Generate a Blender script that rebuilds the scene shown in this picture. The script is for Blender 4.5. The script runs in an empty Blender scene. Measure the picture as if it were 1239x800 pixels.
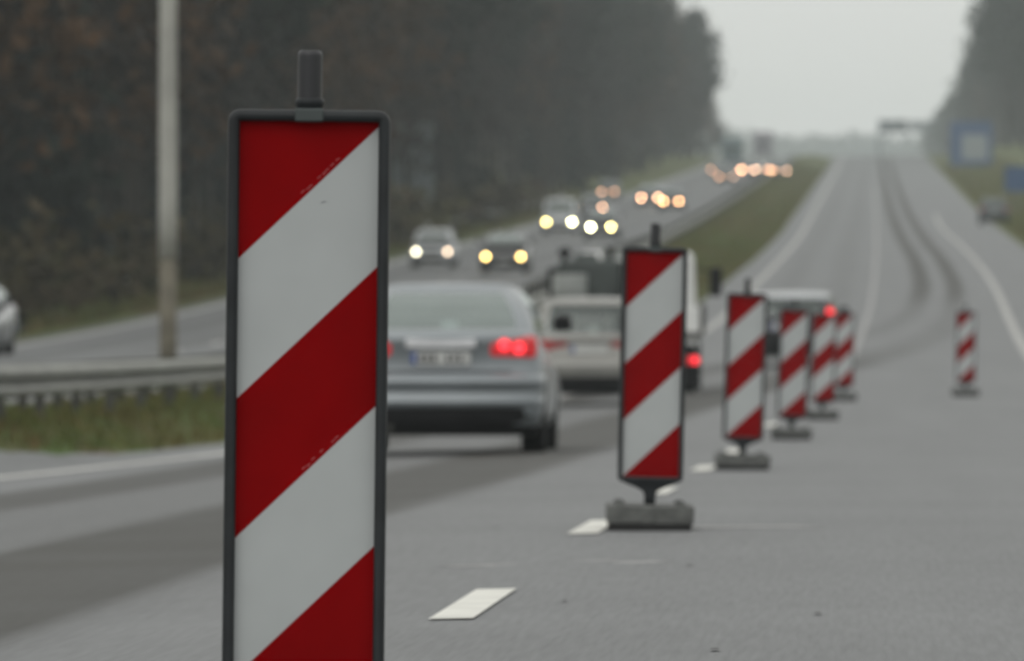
import bpy, bmesh, math, random
import numpy as np
from mathutils import Vector, Matrix

# ------------------------------------------------------------------ camera, sky, sun, exposure
SC = bpy.context.scene
COL = SC.collection
FPX = 10800.0                      # focal length in photograph pixels (1239 wide)
YAW = math.atan((1060 - 619.5) / FPX)
CZ = 0.85                          # eye height of the crouching photographer

cam_d = bpy.data.cameras.new('camera')
cam = bpy.data.objects.new('camera', cam_d)
COL.objects.link(cam)
cam.location = (0, 0, CZ)
cam.rotation_euler = (math.radians(90), 0, YAW)
cam_d.sensor_width = 36.0
cam_d.lens = 36.0 * FPX / 1239.0
cam_d.clip_start = 0.5
cam_d.clip_end = 6000
cam_d.dof.use_dof = True
cam_d.dof.focus_distance = FPX / 540.0
cam_d.dof.aperture_fstop = cam_d.lens / 1000.0 / 0.0305
cam_d.dof.aperture_blades = 0
SC.camera = cam

SUN_EL, SUN_AZ = math.radians(38), math.radians(200)
wd = bpy.data.worlds.new('World'); SC.world = wd; wd.use_nodes = True
nt = wd.node_tree; nt.nodes.clear()
def wn(t, **k):
    n = nt.nodes.new(t)
    for a, b in k.items(): setattr(n, a, b)
    return n
sky = wn('ShaderNodeTexSky', sky_type='NISHITA', sun_disc=False, sun_elevation=SUN_EL, sun_rotation=SUN_AZ)
sky.air_density = 1.0; sky.dust_density = 6.0
hs = wn('ShaderNodeHueSaturation'); hs.inputs['Saturation'].default_value = 0.12; hs.inputs['Value'].default_value = 0.08
nt.links.new(sky.outputs[0], hs.inputs['Color'])
# even cloud cover: the standard overcast sky, three times brighter overhead than at the horizon
tc = wn('ShaderNodeTexCoord'); sx = wn('ShaderNodeSeparateXYZ'); nt.links.new(tc.outputs['Generated'], sx.inputs[0])
mx = wn('ShaderNodeMath', operation='MAXIMUM'); nt.links.new(sx.outputs['Z'], mx.inputs[0]); mx.inputs[1].default_value = 0.0
ml = wn('ShaderNodeMath', operation='MULTIPLY_ADD'); nt.links.new(mx.outputs[0], ml.inputs[0]); ml.inputs[1].default_value = 0.31; ml.inputs[2].default_value = 0.835
cb = wn('ShaderNodeVectorMath', operation='SCALE'); cb.inputs[0].default_value = (1.005, 1.0, 0.965); nt.links.new(ml.outputs[0], cb.inputs['Scale'])
mixs = wn('ShaderNodeMixRGB'); mixs.inputs['Fac'].default_value = 0.90
nt.links.new(hs.outputs[0], mixs.inputs[1]); nt.links.new(cb.outputs[0], mixs.inputs[2])
bg = wn('ShaderNodeBackground'); bg.inputs['Strength'].default_value = 1.0
nt.links.new(mixs.outputs[0], bg.inputs['Color'])
wo = wn('ShaderNodeOutputWorld'); nt.links.new(bg.outputs[0], wo.inputs['Surface'])

sun_d = bpy.data.lights.new('sun', 'SUN'); sun_d.energy = 0.5; sun_d.angle = math.radians(40); sun_d.color = (1.0, 0.97, 0.93)
sun = bpy.data.objects.new('sun', sun_d); COL.objects.link(sun)
sun.rotation_euler = (math.radians(90) - SUN_EL, 0, math.radians(180) - SUN_AZ)
sun.location = (0, -20, 60)

SC.view_settings.view_transform = 'Standard'
SC.view_settings.look = 'None'
SC.view_settings.exposure = 0.08
SC.view_settings.gamma = 1.0
SC.view_settings.use_curve_mapping = False
SC.cycles.use_denoising = True
SC.cycles.sample_clamp_indirect = 3.0
SC.cycles.max_bounces = 6
SC.cycles.transparent_max_bounces = 12
SC.cycles.volume_bounces = 2

rng = random.Random(7)

# ------------------------------------------------------------------ terrain functions
def pchip(xs, ys):
    xs = np.array(xs, float); ys = np.array(ys, float)
    h = np.diff(xs); d = np.diff(ys) / h
    m = np.zeros_like(xs)
    m[0], m[-1] = d[0], d[-1]
    for i in range(1, len(xs) - 1):
        m[i] = (d[i-1] * h[i] + d[i] * h[i-1]) / (h[i] + h[i-1])
    def f(x):
        x = np.asarray(x, float)
        i = np.clip(np.searchsorted(xs, x) - 1, 0, len(xs) - 2)
        hh = h[i]; t = np.clip((x - xs[i]) / hh, 0, 1)
        return ((2*t**3 - 3*t**2 + 1) * ys[i] + (t**3 - 2*t**2 + t) * hh * m[i]
                + (-2*t**3 + 3*t**2) * ys[i+1] + (t**3 - t**2) * hh * m[i+1])
    return f
PROF = pchip([-60, 0, 16, 40, 63.5, 86, 105, 129, 164, 216, 292, 372, 490, 600, 720, 980, 1200, 1400, 1700, 2600, 4700],
             [0, 0, -.008, -.035, -.14, -.20, -.205, -.15, .17, .86, 2.32, 4.0, 6.55, 9.1, 12.1, 18.7, 24.3, 27.3, 28.5, 40, 85])
def smooth(a, b, x):
    t = np.clip((np.asarray(x, float) - a) / (b - a), 0, 1)
    return t * t * (3 - 2 * t)
def H(X, Y):
    X = np.asarray(X, float); Y = np.asarray(Y, float)
    z = PROF(Y)
    z = z - 0.025 * np.clip(-1.2 - X, 0, 5.8)
    z = z + 0.28 * smooth(-7.2, -8.1, X) * smooth(-10.2, -9.7, X)
    z = z + np.clip((-21.5 - X) * 0.06, 0, 2.2)
    z = z + np.clip((X - 8.5) * 0.16, 0, 4.0) * smooth(300, 520, Y)
    return z
FW = Vector((-math.sin(YAW), math.cos(YAW), 0)); RT = Vector((math.cos(YAW), math.sin(YAW), 0))
def depth_point(px, D):
    """ground position on the pixel column px at distance D in front of the camera"""
    v = FW * D + RT * ((px - 619.5) / FPX * D)
    return v.x, v.y
def G(px, py, d0=14, d1=2000):
    """where the line of sight meets the ground"""
    k = (400 - py) / FPX
    D = np.concatenate([np.arange(d0, 300, .5), np.arange(300, d1, 2.0)])
    ax = FW.x + RT.x * (px - 619.5) / FPX; ay = FW.y + RT.y * (px - 619.5) / FPX
    g = CZ + k * D - H(ax * D, ay * D)
    idx = np.where((g[:-1] > 0) & (g[1:] <= 0))[0]
    if len(idx) == 0:
        j = int(np.argmin(g)); return ax * D[j], ay * D[j], D[j]
    i = idx[0]; t = g[i] / (g[i] - g[i+1]); d = D[i] + t * (D[i+1] - D[i])
    return float(ax * d), float(ay * d), float(d)
def slope(x, y):
    return math.atan((float(H(x, y + 2)) - float(H(x, y - 2))) / 4)

# ------------------------------------------------------------------ materials
def mat(name, col, rough=0.6, metal=0.0, noise=0.0, nscale=5.0, bump=0.0, bscale=40.0, spec=0.5, emit=None, estr=0.0, coat=0.0, col2=None, coords='Object', detail=5.0, rnd=0.0):
    m = bpy.data.materials.new(name); m.use_nodes = True
    n = m.node_tree; b = n.nodes['Principled BSDF']
    b.inputs['Base Color'].default_value = (*col, 1)
    b.inputs['Roughness'].default_value = rough
    b.inputs['Metallic'].default_value = metal
    b.inputs['Specular IOR Level'].default_value = spec
    b.inputs['Coat Weight'].default_value = coat
    b.inputs['Coat Roughness'].default_value = 0.08
    if emit:
        b.inputs['Emission Color'].default_value = (*emit, 1)
        b.inputs['Emission Strength'].default_value = estr
        m.cycles.emission_sampling = 'NONE'
    t = n.nodes.new('ShaderNodeTexCoord')
    if noise > 0 or col2:
        nz = n.nodes.new('ShaderNodeTexNoise'); nz.inputs['Scale'].default_value = nscale; nz.inputs['Detail'].default_value = detail
        n.links.new(t.outputs[coords], nz.inputs['Vector'])
        rp = n.nodes.new('ShaderNodeValToRGB')
        c2 = col2 if col2 else tuple(c * (1 - noise) for c in col)
        c1 = col if col2 else tuple(min(1, c * (1 + noise)) for c in col)
        rp.color_ramp.elements[0].position = 0.32; rp.color_ramp.elements[0].color = (*c2, 1)
        rp.color_ramp.elements[1].position = 0.68; rp.color_ramp.elements[1].color = (*c1, 1)
        n.links.new(nz.outputs['Fac'], rp.inputs['Fac'])
        out = rp.outputs['Color']
        if rnd > 0:
            oi = n.nodes.new('ShaderNodeObjectInfo')
            mp = n.nodes.new('ShaderNodeMapRange'); mp.inputs['To Min'].default_value = 1 - rnd; mp.inputs['To Max'].default_value = 1 + rnd
            n.links.new(oi.outputs['Random'], mp.inputs['Value'])
            h = n.nodes.new('ShaderNodeHueSaturation'); n.links.new(mp.outputs[0], h.inputs['Value']); n.links.new(out, h.inputs['Color'])
            out = h.outputs['Color']
        n.links.new(out, b.inputs['Base Color'])
        mr = n.nodes.new('ShaderNodeMapRange'); mr.inputs['To Min'].default_value = max(0.02, rough - 0.12 * noise - .03); mr.inputs['To Max'].default_value = min(1, rough + 0.12 * noise + .03)
        n.links.new(nz.outputs['Fac'], mr.inputs['Value']); n.links.new(mr.outputs[0], b.inputs['Roughness'])
    if bump > 0:
        nb = n.nodes.new('ShaderNodeTexNoise'); nb.inputs['Scale'].default_value = bscale; nb.inputs['Detail'].default_value = 4
        n.links.new(t.outputs[coords], nb.inputs['Vector'])
        bp = n.nodes.new('ShaderNodeBump'); bp.inputs['Strength'].default_value = bump; bp.inputs['Distance'].default_value = 0.01
        n.links.new(nb.outputs['Fac'], bp.inputs['Height']); n.links.new(bp.outputs['Normal'], b.inputs['Normal'])
    return m

M = {}
M['frame'] = mat('board_frame_plastic', (.015, .018, .020), .5, spec=.3, noise=.25, nscale=14, bump=.05, bscale=60)
M['clip'] = mat('clip_plastic', (.034, .045, .045), .5, noise=.2, nscale=16)
M['post'] = mat('board_post_plastic', (.013, .014, .017), .42, noise=.2, nscale=20)
M['red'] = mat('red_sheeting', (.185, .0012, .0022), .7, noise=.10, nscale=6, spec=.02)
M['white'] = mat('white_sheeting', (.37, .392, .394), .5, noise=.05, nscale=5, spec=.1, detail=9)
M['backing'] = mat('board_backing', (.12, .12, .12), .6, noise=.2)
M['base'] = mat('recycled_base', (.088, .092, .088), .85, noise=.3, nscale=18, bump=.3, bscale=50)
M['rubber'] = mat('rubber_black', (.018, .018, .018), .85, noise=.3, nscale=12)
M['scuff'] = mat('scuffed_pink', (.42, .10, .11), .7, noise=.3, nscale=120)
M['scratch'] = mat('scratch_grey', (.16, .17, .18), .7, noise=.2)
M['galv'] = mat('galvanised_steel', (.185, .19, .172), .6, metal=.2, noise=.28, nscale=1.6)
M['galv_dark'] = mat('weathered_post_steel', (.055, .055, .05), .7, metal=.2, noise=.3, nscale=5)
M['concrete'] = mat('pole_concrete', (.31, .31, .285), .85, noise=.16, nscale=1.6, bump=.2)
M['concrete_dirty'] = mat('pole_stained', (.115, .105, .08), .9, noise=.4, nscale=3.0, bump=.3)
M['blue'] = mat('sign_blue', (.018, .060, .15), .5, noise=.08)
M['signwhite'] = mat('sign_white', (.22, .25, .26), .5, noise=.08)
M['signgrey'] = mat('sign_back_grey', (.13, .155, .165), .6, noise=.12)
M['paintline'] = mat('road_paint', (.60, .60, .555), .7, noise=.14, nscale=4, coords='Object', detail=12)
M['paintworn'] = mat('road_paint_worn', (.50, .50, .48), .75, noise=.18, nscale=1.2, detail=8)
M['paintfar'] = mat('road_paint_faded', (.335, .335, .325), .75, noise=.15, nscale=1.2, detail=8)
M['faint'] = mat('road_scrape', (.27, .27, .268), .8, noise=.2, nscale=14)
M['tar'] = mat('tar_spot', (.02, .02, .02), .7, noise=.2)
M['tyre'] = mat('tyre_rubber', (.011, .011, .011), .9, noise=.2, spec=.15)
M['rim'] = mat('wheel_alloy', (.32, .33, .34), .35, metal=.8, noise=.1)
M['plastic'] = mat('black_plastic', (.010, .010, .011), .7, noise=.2, spec=.15)
M['seat'] = mat('seat_cloth', (.05, .055, .055), .9, noise=.2)
M['plate'] = mat('number_plate', (.42, .43, .42), .5, noise=.06)
M['plateblue'] = mat('number_plate_band', (.02, .06, .25), .5, noise=.06)
M['chars'] = mat('number_plate_characters', (.05, .05, .05), .6, noise=.1)
M['chrome'] = mat('chrome_trim', (.62, .63, .65), .3, metal=.6, noise=.04)
M['redlit'] = mat('tail_lamp_lit', (.4, .01, .01), .25, emit=(1, .035, .05), estr=2.1, noise=.05)
M['redlitdim'] = mat('tail_lamp_lens', (.28, .008, .010), .2, emit=(1, .02, .03), estr=.25, noise=.05)
M['redoff'] = mat('tail_lamp_unlit', (.30, .025, .025), .25, noise=.05)
M['bark'] = mat('bark_brown', (.026, .021, .016), .95, noise=.35, nscale=3, rnd=.25)
M['pine'] = mat('pine_needles', (.014, .020, .012), .9, col2=(.006, .008, .005), nscale=.5, rnd=.35, spec=.2)
M['spruce'] = mat('spruce_needles', (.011, .018, .012), .9, col2=(.005, .008, .006), nscale=.5, rnd=.3, spec=.2)
M['brownleaf'] = mat('autumn_leaves', (.070, .036, .015), .9, col2=(.022, .015, .009), nscale=.4, rnd=.35, spec=.2)
M['twig'] = mat('bare_twigs', (.024, .019, .016), .95, col2=(.012, .010, .009), nscale=.6, rnd=.3, spec=.2)
M['grassblade'] = mat('grass_blades', (.085, .125, .030), .9, col2=(.13, .090, .04), nscale=.35, coords='Object', spec=.2, detail=3)
M['shrubleaf'] = mat('undergrowth_leaves', (.05, .052, .018), .9, col2=(.055, .035, .018), nscale=.3, rnd=.3, spec=.2)
M['wood'] = mat('distant_wood', (.011, .014, .010), .95, col2=(.016, .013, .010), nscale=.06, spec=.2)

# asphalt: pale dry aggregate, dark dirty wheel tracks from the mesh's own wear map
def asphalt(name, base, dark, brown):
    m = bpy.data.materials.new(name); m.use_nodes = True; n = m.node_tree; b = n.nodes['Principled BSDF']
    t = n.nodes.new('ShaderNodeTexCoord')
    at = n.nodes.new('ShaderNodeAttribute'); at.attribute_name = 'wear'
    n1 = n.nodes.new('ShaderNodeTexNoise'); n1.inputs['Scale'].default_value = 55; n1.inputs['Detail'].default_value = 6
    n2 = n.nodes.new('ShaderNodeTexNoise'); n2.inputs['Scale'].default_value = .35; n2.inputs['Detail'].default_value = 6
    n3 = n.nodes.new('ShaderNodeTexNoise'); n3.inputs['Scale'].default_value = 1.0; n3.inputs['Detail'].default_value = 4
    mp = n.nodes.new('ShaderNodeMapping'); mp.inputs['Scale'].default_value = (1.6, .05, 1)
    n.links.new(t.outputs['Object'], mp.inputs['Vector']); n.links.new(mp.outputs[0], n3.inputs['Vector'])
    mg = n.nodes.new('ShaderNodeMapping'); mg.inputs['Scale'].default_value = (1.0, .03, 1); n.links.new(t.outputs['Object'], mg.inputs['Vector']); n.links.new(mg.outputs[0], n1.inputs['Vector'])
    n.links.new(t.outputs['Object'], n2.inputs['Vector'])
    # patches and long streaks shift the base value
    s = n.nodes.new('ShaderNodeMath'); s.operation = 'MULTIPLY_ADD'; n.links.new(n2.outputs['Fac'], s.inputs[0]); s.inputs[1].default_value = .28; s.inputs[2].default_value = .70
    s2 = n.nodes.new('ShaderNodeMath'); s2.operation = 'MULTIPLY_ADD'; n.links.new(n3.outputs['Fac'], s2.inputs[0]); s2.inputs[1].default_value = .22; n.links.new(s.outputs[0], s2.inputs[2])
    s3 = n.nodes.new('ShaderNodeMath'); s3.operation = 'MULTIPLY_ADD'; n.links.new(n1.outputs['Fac'], s3.inputs[0]); s3.inputs[1].default_value = .50; 
    off = n.nodes.new('ShaderNodeMath'); off.operation = 'SUBTRACT'; n.links.new(s2.outputs[0], off.inputs[0]); off.inputs[1].default_value = .22
    n.links.new(off.outputs[0], s3.inputs[2])
    w = n.nodes.new('ShaderNodeMath'); w.operation = 'MULTIPLY'; n.links.new(at.outputs['Fac'], w.inputs[0])
    wv = n.nodes.new('ShaderNodeMath'); wv.operation = 'MULTIPLY_ADD'; n.links.new(n2.outputs['Fac'], wv.inputs[0]); wv.inputs[1].default_value = .5; wv.inputs[2].default_value = .72
    n.links.new(wv.outputs[0], w.inputs[1]); w.use_clamp = True
    mx = n.nodes.new('ShaderNodeMixRGB'); n.links.new(w.outputs[0], mx.inputs['Fac'])
    mx.inputs[1].default_value = (*base, 1); mx.inputs[2].default_value = (*dark, 1)
    v = n.nodes.new('ShaderNodeVectorMath'); v.operation = 'SCALE'; n.links.new(mx.outputs[0], v.inputs[0]); n.links.new(s3.outputs[0], v.inputs['Scale'])
    n.links.new(v.outputs[0], b.inputs['Base Color'])
    b.inputs['Roughness'].default_value = .7; b.inputs['Specular IOR Level'].default_value = .2
    bp = n.nodes.new('ShaderNodeBump'); bp.inputs['Strength'].default_value = .35; bp.inputs['Distance'].default_value = .01
    n.links.new(n1.outputs['Fac'], bp.inputs['Height']); n.links.new(bp.outputs['Normal'], b.inputs['Normal'])
    return m
M['asphalt'] = asphalt('asphalt', (.160, .166, .169), (.046, .046, .041), None)

def grass_mat():
    m = bpy.data.materials.new('grass_ground'); m.use_nodes = True; n = m.node_tree; b = n.nodes['Principled BSDF']
    t = n.nodes.new('ShaderNodeTexCoord')
    a = n.nodes.new('ShaderNodeTexNoise'); a.inputs['Scale'].default_value = .30; a.inputs['Detail'].default_value = 8
    n.links.new(t.outputs['Object'], a.inputs['Vector'])
    r = n.nodes.new('ShaderNodeValToRGB'); e = r.color_ramp.elements
    e[0].position = .3; e[0].color = (.085, .060, .030, 1); e[1].position = .7; e[1].color = (.066, .112, .024, 1)
    x = e.new(.5); x.color = (.085, .095, .034, 1)
    n.links.new(a.outputs['Fac'], r.inputs['Fac']); n.links.new(r.outputs[0], b.inputs['Base Color'])
    b.inputs['Roughness'].default_value = .95; b.inputs['Specular IOR Level'].default_value = .15
    return m
M['grass'] = grass_mat()

def paint(name, col, metal=0.0):
    return mat(name, col, .38, metal=metal, noise=.06, nscale=2.5, coat=.6, spec=.5)
def glass_mat(name, tint, clear):
    m = bpy.data.materials.new(name); m.use_nodes = True; n = m.node_tree; n.nodes.clear()
    tr = n.nodes.new('ShaderNodeBsdfTransparent'); tr.inputs[0].default_value = (*tint, 1)
    gl = n.nodes.new('ShaderNodeBsdfGlossy'); gl.inputs['Roughness'].default_value = .06; gl.inputs[0].default_value = (.86, .92, .90, 1)
    df = n.nodes.new('ShaderNodeBsdfDiffuse'); df.inputs[0].default_value = (.34, .40, .385, 1)   # pale diffuse tone, paints the sky's reflection into the pane
    nz = n.nodes.new('ShaderNodeTexNoise'); nz.inputs['Scale'].default_value = 3
    tcx = n.nodes.new('ShaderNodeTexCoord'); n.links.new(tcx.outputs['Object'], nz.inputs['Vector'])
    fm = n.nodes.new('ShaderNodeMapRange'); fm.inputs['To Min'].default_value = clear[0]; fm.inputs['To Max'].default_value = clear[1]
    n.links.new(nz.outputs['Fac'], fm.inputs['Value'])
    m1 = n.nodes.new('ShaderNodeMixShader'); n.links.new(fm.outputs[0], m1.inputs[0]); n.links.new(tr.outputs[0], m1.inputs[1]); n.links.new(df.outputs[0], m1.inputs[2])
    fr = n.nodes.new('ShaderNodeFresnel'); fr.inputs[0].default_value = 1.65
    m2 = n.nodes.new('ShaderNodeMixShader'); n.links.new(fr.outputs[0], m2.inputs[0]); n.links.new(m1.outputs[0], m2.inputs[1]); n.links.new(gl.outputs[0], m2.inputs[2])
    o = n.nodes.new('ShaderNodeOutputMaterial'); n.links.new(m2.outputs[0], o.inputs[0])
    return m
M['glass'] = glass_mat('car_glass', (.50, .62, .60), (.04, .12))
M['glass_sky'] = glass_mat('car_glass_sky_tone', (.62, .72, .69), (.34, .46))  # brighter pane: more of the reflected sky put into its colour
_lamp = {}
def lamp_mat(col, st):
    k = (col, st)
    if k not in _lamp:
        _lamp[k] = mat('headlamp_lit', (.8, .8, .8), .2, emit=col, estr=st, noise=.02)
    return _lamp[k]
M['lampoff'] = mat('headlamp_unlit', (.45, .47, .48), .15, noise=.1)

# ------------------------------------------------------------------ mesh helpers
def new_obj(name, me, material=None, parent=None):
    o = bpy.data.objects.new(name, me); COL.objects.link(o)
    if material is not None and me is not None and len(me.materials) == 0: me.materials.append(material)
    if parent is not None: o.parent = parent
    return o
def mesh(name, V, F, material, parent=None, smooth_=False):
    me = bpy.data.meshes.new(name)
    me.from_pydata([tuple(v) for v in V], [], [tuple(f) for f in F]); me.update()
    if smooth_: me.polygons.foreach_set('use_smooth', [True] * len(me.polygons))
    return new_obj(name, me, material, parent)
def fix_normals(o):
    bm = bmesh.new(); bm.from_mesh(o.data); bmesh.ops.recalc_face_normals(bm, faces=bm.faces); bm.to_mesh(o.data); bm.free()
    return o
def quads_mesh(name, P, material, parent=None):
    """P: (n,4,3) array of quads -> one mesh"""
    n = len(P); me = bpy.data.meshes.new(name)
    me.vertices.add(n * 4); me.vertices.foreach_set('co', P.reshape(-1).astype(np.float32))
    me.loops.add(n * 4); me.loops.foreach_set('vertex_index', np.arange(n * 4, dtype=np.int32))
    me.polygons.add(n); me.polygons.foreach_set('loop_start', np.arange(0, n * 4, 4, dtype=np.int32))
    me.update(calc_edges=True); me.validate()
    return new_obj(name, me, material, parent)
def empty(name, loc, rz=0.0, rx=0.0, ry=0.0):
    o = bpy.data.objects.new(name, None); COL.objects.link(o); o.empty_display_size = .2
    o.location = loc; o.rotation_euler = (rx, ry, rz)
    return o
def tag(o, label=None, cat=None, group=None, kind=None):
    if label: o['label'] = label
    if cat: o['category'] = cat
    if group: o['group'] = group
    if kind: o['kind'] = kind
    return o
def box(name, c, s, material, parent=None, bevel=0.0, segs=2, taper=1.0):
    bm = bmesh.new(); bmesh.ops.create_cube(bm, size=1.0)
    for v in bm.verts:
        k = taper if v.co.z > 0 else 1.0
        v.co = Vector((c[0] + v.co.x * s[0] * k, c[1] + v.co.y * s[1] * k, c[2] + v.co.z * s[2]))
    if bevel > 0:
        bmesh.ops.bevel(bm, geom=list(bm.edges), offset=bevel, segments=segs, affect='EDGES', profile=.5)
    me = bpy.data.meshes.new(name); bm.to_mesh(me); bm.free()
    return new_obj(name, me, material, parent)
def rings(name, R, material, parent=None, cap0=True, cap1=True, smooth_=True, closed=True):
    n = len(R[0]); V = [p for r in R for p in r]; F = []
    for i in range(len(R) - 1):
        for j in range(n if closed else n - 1):
            k = (j + 1) % n
            F.append((i*n + j, i*n + k, (i+1)*n + k, (i+1)*n + j))
    if cap0: F.append(tuple(range(n))[::-1])
    if cap1: F.append(tuple((len(R)-1)*n + j for j in range(n)))
    o = mesh(name, V, F, material, parent)
    fix_normals(o)
    if smooth_:
        for p in o.data.polygons: p.use_smooth = len(p.vertices) == 4
    return o
def circ(cx, cy, z, r, n=20):
    return [(cx + r * math.cos(2*math.pi*i/n), cy + r * math.sin(2*math.pi*i/n), z) for i in range(n)]
def lathe(name, prof, material, parent=None, n=20, c=(0, 0)):
    return rings(name, [circ(c[0], c[1], z, r, n) for r, z in prof], material, parent)
def tube_seg(V, F, a, b, r0, r1, n=6):
    a = Vector(a); b = Vector(b); d = (b - a).normalized()
    u = d.orthogonal().normalized(); w = d.cross(u); i0 = len(V)
    for p, r in ((a, r0), (b, r1)):
        for k in range(n):
            t = 2*math.pi*k/n; V.append(p + (u*math.cos(t) + w*math.sin(t)) * r)
    for k in range(n):
        q = (k+1) % n; F.append((i0+k, i0+q, i0+n+q, i0+n+k))
    F.append(tuple(i0+n+k for k in range(n)))
    F.append(tuple(i0+k for k in range(n))[::-1])
def bar(name, a, b, r, material, parent=None, n=8, r1=None):
    V, F = [], []; tube_seg(V, F, a, b, r, r1 if r1 else r, n); return mesh(name, V, F, material, parent)

# ------------------------------------------------------------------ ground, carriageways, painted lines
YS = [-30.0]
while YS[-1] < 4650: YS.append(YS[-1] + (1.0 if YS[-1] < 220 else YS[-1] * .0055))
YS[-1] = 4650.0
YS = np.array(YS)
def sheet(name, xcols, material, dz, wear=None, ys=YS, kind='structure'):
    """xcols: function Y -> list of X across the strip"""
    V = []; n = None; W = []
    for y in ys:
        xs = np.asarray(xcols(y), float); n = len(xs)
        zs = H(xs, np.full(n, y)) + dz
        V += [(xs[k], y, zs[k]) for k in range(n)]
        if wear is not None: W += list(wear(xs, y))
    F = [(i*n + j, i*n + j + 1, (i+1)*n + j + 1, (i+1)*n + j) for i in range(len(ys) - 1) for j in range(n - 1)]
    o = mesh(name, V, F, material, smooth_=True)
    if wear is not None:
        at = o.data.attributes.new('wear', 'FLOAT', 'POINT'); at.data.foreach_set('value', np.array(W, np.float32))
    tag(o, kind=kind)
    return o

# left edge line of our carriageway, as traced on the ground
LP = [G(*p) for p in ((0, 579), (140, 564), (272, 549), (853, 401), (906, 353), (962, 294), (984, 257), (1002, 224))]
ly = [p[1] for p in LP]; lx = [p[0] for p in LP]
LLINE = pchip([-40] + ly + [2600], [lx[0] - .2] + lx + [lx[-1]])
def left_edge(y): return float(LLINE(y)) - 1.15
# lane that traffic follows: left past the boards, then back across to the right
PATH = pchip([-60, 80, 123, 145, 164, 193, 225, 280, 340, 420, 520, 720, 1000, 1300, 2600],
             [-4.05, -4.05, -3.8, -3.0, -1.9, -.1, 1.1, 1.95, 2.1, 1.85, 1.6, 1.35, 1.2, 1.1, 1.0])
def wear_main(xs, y):
    c = float(PATH(y)); near = 1 - float(smooth(150, 260, y))
    def band(off, hw, soft): return 1 - smooth(hw, hw + soft, np.abs(xs - c - off))
    a = band(1.02*near + .52*(1-near), .52*near + .16*(1-near), .22) * (.95*near + .98*(1-near))
    b = band(-1.25*near - .55*(1-near), .36*near + .16*(1-near), .25) * (.85*near + .98*(1-near))
    mid = .30 * (1 - smooth(.6, 2.2, np.abs(xs - c))) * near
    w = np.maximum(np.maximum(a, b), mid)
    mer = float(smooth(135, 200, y) * (1 - smooth(235, 290, y)))
    w = w * (1 - .7 * mer)
    # faint older tracks of the left lane further on
    old = .16 * (1 - smooth(.25, .6, np.abs(xs + 2.9))) + .16 * (1 - smooth(.25, .6, np.abs(xs + 1.2)))
    return np.clip(w + old * float(smooth(180, 260, y)), 0, 1)
def main_cols(y):
    return np.linspace(left_edge(y), 6.8, 104)
sheet('carriageway', main_cols, M['asphalt'], 0.0, wear_main)
def wear_on(xs, y):
    w = np.zeros_like(xs)
    for c in (-12.2, -13.9, -15.8, -17.5): w = np.maximum(w, .30 * (1 - smooth(.3, .8, np.abs(xs - c))))
    return w
sheet('opposite_carriageway', lambda y: np.linspace(-10.3, -20.6, 40), M['asphalt'], 0.0, wear_on)
GX = np.array([-420, -300, -220, -150, -100, -70, -58, -48, -40, -34, -29, -26, -24, -22.6, -21.5, -20.6, -16, -12, -10.5, -10.2, -9.9, -9.6, -9.2, -8.8, -8.4,
               -8.0, -7.8, -7.6, -7.45, -7.3, -7.0, -6.6, -6.2, -5.8, -5.4, -5.0, -4.6, -4.2, -3, -1.2, 1, 3, 5, 6.8, 7.5, 8.5, 10, 12, 16, 22, 30, 33.6, 45, 70, 110, 180, 300, 420])
def ground_cols(y): return GX
def ground_dz(x, y):
    on = (x > left_edge(y) + .05) & (x < 6.75) | (x < -10.35) & (x > -20.55)
    return np.where(on, -.10, .012)
V = []; n = len(GX)
for y in YS:
    zs = H(GX, np.full(n, y)) + ground_dz(GX, y)
    V += [(GX[k], y, zs[k]) for k in range(n)]
F = [(i*n + j, i*n + j + 1, (i+1)*n + j + 1, (i+1)*n + j) for i in range(len(YS) - 1) for j in range(n - 1)]
tag(mesh('ground', V, F, M['grass'], smooth_=True), kind='structure')

def strip(name, pts, w, material, dz=.006, kind='structure', step=2.0):
    """painted strip of width w along ground points (x, y)"""
    P = [Vector((p[0], p[1])) for p in pts]; Q = []
    for a, b in zip(P[:-1], P[1:]):
        k = max(1, int((b - a).length / max(step, a.y * .008)))
        Q += [a.lerp(b, i / k) for i in range(k)]
    Q.append(P[-1]); V = []; F = []
    for i, q in enumerate(Q):
        d = (Q[min(i+1, len(Q)-1)] - Q[max(i-1, 0)]).normalized(); nrm = Vector((d.y, -d.x)) * (w / 2)
        for sgn in (-1, 1):
            p = q + nrm * sgn; V.append((p.x, p.y, float(H(p.x, p.y)) + dz))
    F = [(2*i, 2*i+1, 2*i+3, 2*i+2) for i in range(len(Q) - 1)]
    o = mesh(name, V, F, material)
    return tag(o, kind=kind)
strip('edge_line', [(float(LLINE(y)), y) for y in np.arange(-20, 131, 6.0)], .22, M['paintworn'])
strip('edge_line', [(float(LLINE(y)), y) for y in np.arange(130, 1250, 6.0)], .24, M['paintfar'])
RP = [G(*p) for p in ((1239, 422), (1229, 403), (1199, 340), (1160, 295), (1142, 279), (1128, 245), (1118, 215))]
RL = pchip([-40] + [p[1] for p in RP] + [2600], [RP[0][0]] + [p[0] for p in RP] + [RP[-1][0]])
strip('edge_line', [(float(RL(y)), y) for y in np.arange(-20, 560, 5.0)], .2, M['paintfar'])
CP = [G(*p) for p in ((1030, 434), (1042, 405), (1053, 370), (1059, 322), (1060, 270), (1058, 225))]
CL = pchip([p[1] for p in CP], [p[0] for p in CP])
strip('lane_line', [(float(CL(y)), y) for y in np.arange(CP[0][1], CP[-1][1], 5.0)], .14, M['faint'])
DASH_X = -1.27
for k, d in enumerate(np.arange(-9.2, 125, 11.95)):
    x0 = DASH_X + .0015 * max(0, d - 40) ** 1.0 * (1.0 if d > 40 else 0)
    strip('lane_dash', [(x0, d), (x0 + .003, d + 3.15)], .135, M['paintline'])
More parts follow.
